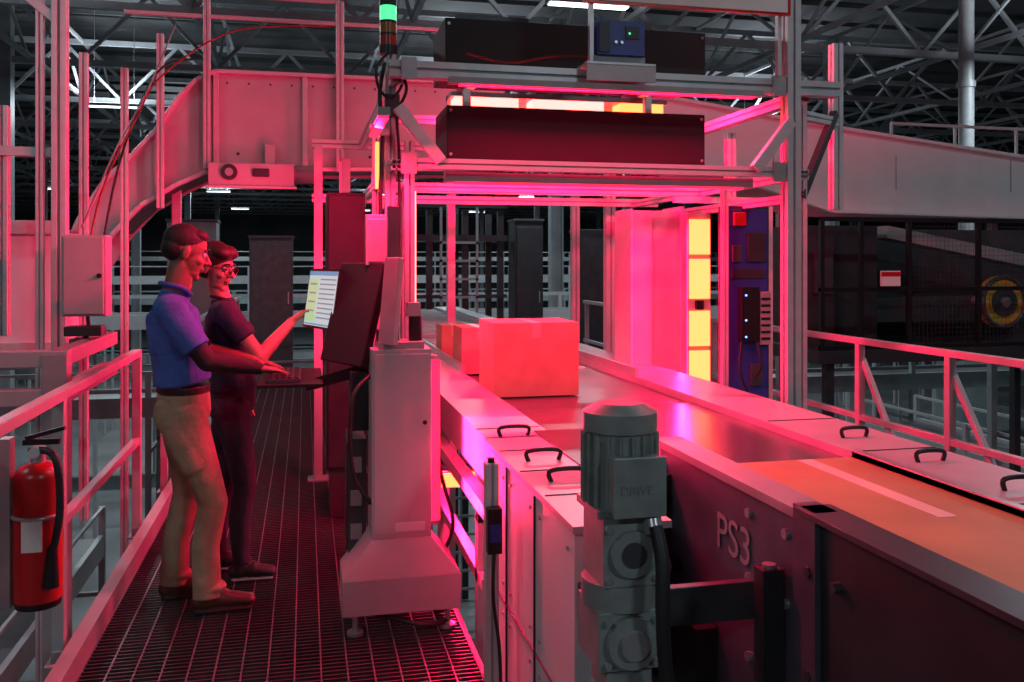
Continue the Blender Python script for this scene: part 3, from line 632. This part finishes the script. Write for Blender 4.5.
def figure(name,prims,mats,loc,rz,voxel=.004,smooth=4):
    vs=[];fs=[]
    def addg(rings,pole0,pole1,n):
        o=len(vs); vs.append(pole0)
        for r in rings: vs.extend(r)
        vs.append(pole1); last=len(vs)-1
        for i in range(n): fs.append((o,o+1+(i+1)%n,o+1+i))
        for k in range(len(rings)-1):
            a=o+1+k*n
            for i in range(n): fs.append((a+i,a+(i+1)%n,a+n+(i+1)%n,a+n+i))
        a=o+1+(len(rings)-1)*n
        for i in range(n): fs.append((a+i,a+(i+1)%n,last))
    for p in prims:
        n=24; rings=[]
        if p['k']==0:
            t=(p['p1']-p['p0']).normalized(); s=(p['side']-t*p['side'].dot(t)).normalized(); o=t.cross(s)
            a0,b0,a1,b1=p['r']; d0=min(a0,b0)*p['c'][0]; d1=min(a1,b1)*p['c'][1]
            def ring(c,a,b): return [c+s*a*math.cos(2*math.pi*i/n)+o*b*math.sin(2*math.pi*i/n) for i in range(n)]
            for ph in(20,45,70): h=math.radians(ph); rings.append(ring(p['p0']-t*d0*math.cos(h),a0*math.sin(h),b0*math.sin(h)))
            rings.append(ring(p['p0'],a0,b0)); rings.append(ring(p['p1'],a1,b1))
            for ph in(70,45,20): h=math.radians(ph); rings.append(ring(p['p1']+t*d1*math.cos(h),a1*math.sin(h),b1*math.sin(h)))
            addg(rings,p['p0']-t*d0,p['p1']+t*d1,n)
        else:
            rx,ry,rz_=p['r']
            for k in range(1,12):
                h=math.pi*k/12; rings.append([p['c']+p['R']@V((rx*math.sin(h)*math.cos(2*math.pi*i/n),ry*math.sin(h)*math.sin(2*math.pi*i/n),-rz_*math.cos(h))) for i in range(n)])
            addg(rings,p['c']+p['R']@V((0,0,-rz_)),p['c']+p['R']@V((0,0,rz_)),n)
    me=bpy.data.meshes.new(name+'_src'); me.from_pydata([tuple(v) for v in vs],[],fs); me.update()
    import bmesh
    b=bmesh.new(); b.from_mesh(me); bmesh.ops.recalc_face_normals(b,faces=b.faces); b.to_mesh(me); b.free()
    tmp=bpy.data.objects.new(name+'_src',me); scene.collection.objects.link(tmp)
    md=tmp.modifiers.new('r','REMESH'); md.mode='VOXEL'; md.voxel_size=voxel
    md=tmp.modifiers.new('s','SMOOTH'); md.factor=.5; md.iterations=smooth
    dg=bpy.context.evaluated_depsgraph_get(); dg.update()
    out=bpy.data.meshes.new_from_object(tmp.evaluated_get(dg)); bpy.data.objects.remove(tmp)
    nf=len(out.polygons); cen=np.zeros(nf*3); out.polygons.foreach_get('center',cen); cen=cen.reshape(-1,3)
    best=np.full(nf,1e9); idx=np.zeros(nf,dtype=np.int32)
    for p in prims:
        if p['k']==0:
            p0=np.array(p['p0']); ax=np.array(p['p1'])-p0; L=np.linalg.norm(ax); t=ax/L
            s=np.array(p['side']); s=s-t*s.dot(t); s/=np.linalg.norm(s); o=np.cross(t,s)
            q=cen-p0; u=np.clip(q@t,0,L); k=u/L; a0,b0,a1,b1=p['r']; a=a0+(a1-a0)*k; bb=b0+(b1-b0)*k; ex=(q@t)-u
            mn=np.minimum(a,bb); cf=np.where(ex<0,max(p['c'][0],.02),max(p['c'][1],.02))
            d=(np.sqrt(((q@s)/a)**2+((q@o)/bb)**2+(ex/(mn*cf))**2)-1)*mn*np.where(ex!=0,np.minimum(cf,1),1)
        else:
            R=np.array(p['R']); q=(cen-np.array(p['c']))@R; r=np.array(p['r']); d=(np.sqrt(((q/r)**2).sum(1))-1)*r.min()
        w=d<best; best[w]=d[w]; idx[w]=p['mt']
    for mm in mats: out.materials.append(mm)
    out.polygons.foreach_set('material_index',idx); out.polygons.foreach_set('use_smooth',[True]*nf); out.update()
    ob=bpy.data.objects.new(name,out); scene.collection.objects.link(ob); ob.location=loc; ob.rotation_euler=(0,0,rz); return ob
EYEW=mat('eye_white',(.5,.47,.45),.3,0,0); IRIS=mat('iris',(.03,.015,.01),.2,0,0)
def face_parts(parent,c,R,s,brow,glasses=False):
    m=MB(); c=V(c)
    for sg in(-1,1):
        e=c+R@(V((.0735,sg*.030,.004))*s); m.sph(e,.0115*s,EYEW,10); m.sph(e+R@V((.0075*s,0,0)),.0062*s,IRIS,8)
        pts=[c+R@(V((x,sg*y,z))*s) for x,y,z in((.089,.014,.028),(.087,.030,.034),(.074,.046,.028))]
        m.tube(pts,.004*s,brow,6)
    m.build('eyes',parent=parent)
    if glasses:
        m=MB()
        for sg in(-1,1):
            ax=R@V((1,sg*.25,0)); cc=c+R@(V((.098,sg*.033,.002))*s)
            m.torus(cc,ax,.024*s,.0022*s,BLACK,24,6)
            m.tube([c+R@(V((.090,sg*.056,.008))*s),c+R@(V((.04,sg*.080,.008))*s),c+R@(V((-.01,sg*.084,.004))*s)],.0022*s,BLACK,6)
        m.tube([c+R@(V((.104,.010,.006))*s),c+R@(V((.108,0,.009))*s),c+R@(V((.104,-.010,.006))*s)],.0022*s,BLACK,6)
        m.build('glasses',parent=parent)
# --- man
sk1=mat('skin_man',(.20,.105,.072),.5,0,.08,20); hair1=mat('hair_black',(.012,.010,.009),.7,0,.2,60,.15,200)
polo=cloth('blue_polo',(.04,.12,.42)); khaki=cloth('khaki_trousers',(.33,.26,.17)); belt=mat('leather_belt',(.02,.013,.01),.4); shoe=mat('brown_leather',(.07,.03,.02),.45,0,.15)
slv=cloth('dark_sleeve',(.02,.018,.02)); sole=mat('shoe_sole',(.03,.025,.022),.7)
M=[sk1,hair1,polo,khaki,belt,shoe,slv,sole]
P=[]
P+=[cone((-.045,0,.90),(-.05,0,.99),.156,.118,.158,.117,3,c0=.6,c1=.2),
    ell((-.105,-.06,.90),(.075,.085,.095),3),ell((-.105,.06,.90),(.075,.085,.095),3),
    cone((-.05,0,1.0),(-.05,0,1.03),.161,.120,.161,.120,4,c0=.05,c1=.05),
    cone((-.05,0,1.045),(-.075,0,1.22),.168,.126,.176,.125,2,c0=.1,c1=.3),
    cone((-.075,0,1.20),(-.098,0,1.345),.178,.126,.182,.118,2,c0=.3,c1=.6),
    cone((-.10,-.10,1.385),(-.10,.10,1.385),.085,.068,.085,.068,2,side=(1,0,0)),
    cone((-.095,0,1.41),(-.085,0,1.455),.085,.075,.064,.066,2,c0=.6,c1=.15),
    cone((-.088,0,1.43),(-.055,0,1.58),.058,.062,.055,.060,0)]
for sg,kn,an in((-1,(.075,-.11,.50),(.055,-.115,.115)),(1,(-.03,.115,.50),(-.085,.12,.115))):
    hip=(-.045,sg*.082,.90); kx_,ky_,kz=kn
    P+=[limb(hip,kn,.094,.066,3),limb((-.075,sg*.08,.88),((hip[0]+kx_)/2-.01,ky_,.68),.088,.073,3),
        limb(kn,((kx_+an[0])/2-.022,an[1],.30),.066,.061,3),limb(((kx_+an[0])/2-.022,an[1],.30),(an[0]-.005,an[1],.075),.061,.063,3,c1=.12),
        ell((an[0]+.012,an[1],.115),(.068,.064,.03),3),
        limb((an[0]-.005,an[1],.14),(an[0]-.01,an[1],.05),.044,.046,5),
        cone((an[0]-.040,an[1],.050),(an[0]+.06,an[1],.060),.038,.040,.042,.044,5,side=(0,1,0)),
        cone((an[0]+.05,an[1],.054),(an[0]+.180,an[1]+sg*.01,.040),.044,.043,.043,.028,5,side=(0,1,0)),
        cone((an[0]-.050,an[1],.014),(an[0]+.182,an[1]+sg*.01,.014),.043,.013,.047,.013,7,side=(0,1,0))]
sh=(-.105,-.185,1.375); el=(.045,-.235,1.155); wr=(.275,-.155,1.105)
P+=[limb(sh,(sh[0]*.30+el[0]*.70,-.225,1.215),.072,.064,2,c1=.12),limb((-.1,-.12,1.375),sh,.075,.072,2),
    limb(sh,el,.050,.044,6),limb(el,(.12,-.21,1.14),.044,.043,6),limb((.12,-.21,1.14),wr,.043,.027,6)]
P+=hand(wr,(.95,.22,-.14),(0,0,-1),(0,1,0),0,(.16,.12,.14,.2))
sh=(-.095,.185,1.375); el=(.06,.235,1.16); wr=(.275,.11,1.115)
P+=[limb(sh,(sh[0]*.35+el[0]*.65,.225,1.225),.072,.062,2,c1=.15),limb((-.1,.12,1.375),sh,.075,.072,2),
    limb(sh,el,.050,.044,6),limb(el,wr,.044,.027,0)]
P+=hand(wr,(.95,-.2,-.2),(0,0,-1),(0,-1,0),0,(.16,.12,.14,.2))
Rh=Matrix.Rotation(math.radians(4),3,'Z')@Matrix.Rotation(math.radians(16),3,'Y')
hc=(-.038,0,1.645); HS=1.05
P+=head(hc,Rh,0,1,HS)
man=figure('man',P,M,(-.50,4.42,0.003),math.radians(8))
face_parts(man,hc,Rh,HS,hair1)
m=MB()
m.tube([(-.02,-.035,1.445),(-.05,-.068,1.475),(-.10,-.070,1.49),(-.15,0,1.50),(-.10,.070,1.49),(-.05,.068,1.475),(-.02,.035,1.445)],.012,polo,8)
m.build('collar',parent=man)
# --- woman
sk2=mat('skin_woman',(.34,.19,.14),.5,0,.06,20); hair2=mat('hair_dark_brown',(.022,.012,.009),.6,0,.2,60,.15,200); lip=mat('lips',(.30,.07,.07),.4,0,0)
polo2=cloth('navy_polo',(.020,.024,.05)); jeans=cloth('dark_jeans',(.022,.026,.045)); snk=mat('sneaker_black',(.02,.02,.022),.6); ssole=mat('sneaker_sole',(.35,.33,.32),.6)
M2=[sk2,hair2,polo2,jeans,snk,ssole,lip]
P=[cone((-.02,0,.87),(-.02,0,.97),.160,.115,.155,.110,3,c0=.6,c1=.3),
   cone((-.02,0,.955),(-.028,0,1.08),.166,.120,.138,.106,2,c0=.08,c1=.3),
   cone((-.028,0,1.08),(-.045,0,1.22),.138,.106,.150,.116,2,c0=.3,c1=.4),
   ell((.025,-.065,1.235),(.060,.064,.062),2),ell((.025,.065,1.235),(.060,.064,.062),2),
   cone((-.045,0,1.22),(-.065,0,1.315),.152,.108,.150,.092,2,c0=.3,c1=.7),
   cone((-.06,-.09,1.345),(-.07,.09,1.345),.072,.058,.072,.058,2,side=(1,0,0)),
   cone((-.065,0,1.37),(-.07,0,1.405),.072,.066,.056,.058,2,c1=.15),
   cone((-.07,0,1.38),(-.10,0,1.51),.047,.048,.046,.048,0)]
for sg,kn,an in((-1,(.045,-.085,.48),(.03,-.09,.11)),(1,(-.04,.09,.48),(-.10,.10,.11))):
    hip=(-.02,sg*.078,.88)
    P+=[limb(hip,kn,.092,.058,3),limb((-.04,sg*.075,.86),(kn[0]-.03,kn[1],.66),.088,.068,3),
        limb(kn,(an[0]-.01,an[1],.30),.058,.054,3),limb((an[0]-.01,an[1],.30),(an[0],an[1],.09),.054,.043,3,c1=.15),
        limb((an[0],an[1],.12),(an[0]-.01,an[1],.05),.036,.040,4),
        cone((an[0]-.035,an[1],.048),(an[0]+.055,an[1],.055),.034,.036,.038,.038,4,side=(0,1,0)),
        cone((an[0]+.045,an[1],.050),(an[0]+.145,an[1],.036),.039,.038,.038,.026,4,side=(0,1,0)),
        cone((an[0]-.042,an[1],.010),(an[0]+.145,an[1],.010),.039,.009,.041,.009,5,side=(0,1,0))]
sh=(-.035,-.165,1.345); el=(.125,-.195,1.125); wr=(.275,-.075,1.295)
P+=[limb(sh,(sh[0]*.45+el[0]*.55,-.182,1.225),.062,.054,2,c1=.15),limb((-.06,-.10,1.345),sh,.064,.062,2),
    limb(sh,el,.042,.036,0),limb(el,(.17,-.16,1.18),.037,.037,0),limb((.17,-.16,1.18),wr,.037,.023,0)]
P+=hand(wr,(.70,.25,.60),(.55,-.1,-.75),(0,1,.1),0,(.05,.5,.6,.65),.93)
sh=(-.075,.165,1.345); el=(-.07,.215,1.08); wr=(.0,.22,.84)
P+=[limb(sh,(-.072,.19,1.20),.062,.054,2,c1=.15),limb((-.06,.10,1.345),sh,.064,.062,2),
    limb(sh,el,.042,.036,0),limb(el,wr,.037,.023,0)]
P+=hand(wr,(.2,0,-1),(0,-1,0),(1,0,.2),0,(.3,.3,.3,.3),.93)
Rw=Matrix.Rotation(math.radians(-30),3,'Z')@Matrix.Rotation(math.radians(14),3,'Y')
hw=(-.100,-.01,1.575)
P+=head(hw,Rw,0,1,1.0,True,6)
woman=figure('woman',P,M2,(-.34,4.80,0.003),math.radians(0))
face_parts(woman,hw,Rw,1.0,hair2,True)
m=MB(); m.tube([(-.015,-.03,1.385),(-.04,-.055,1.405),(-.09,-.055,1.42),(-.125,0,1.425),(-.09,.055,1.42),(-.04,.055,1.405),(-.015,.03,1.385)],.009,polo2,8); m.build('collar',parent=woman)

# ------------------------------------------------------------------ world, camera
w=bpy.data.worlds.new('world'); scene.world=w; w.use_nodes=True
bg=w.node_tree.nodes['Background']; bg.inputs[0].default_value=(.5,.6,.7,1); bg.inputs[1].default_value=.1
cam=bpy.data.cameras.new('camera'); co=bpy.data.objects.new('camera',cam); scene.collection.objects.link(co)
co.location=(0,0,1.6); co.rotation_euler=(math.radians(90),0,-math.atan(207/900)); cam.sensor_width=36; cam.lens=31.64; cam.shift_y=-.0771; cam.clip_start=.05; cam.clip_end=300
scene.camera=co
scene.view_settings.view_transform='Standard'
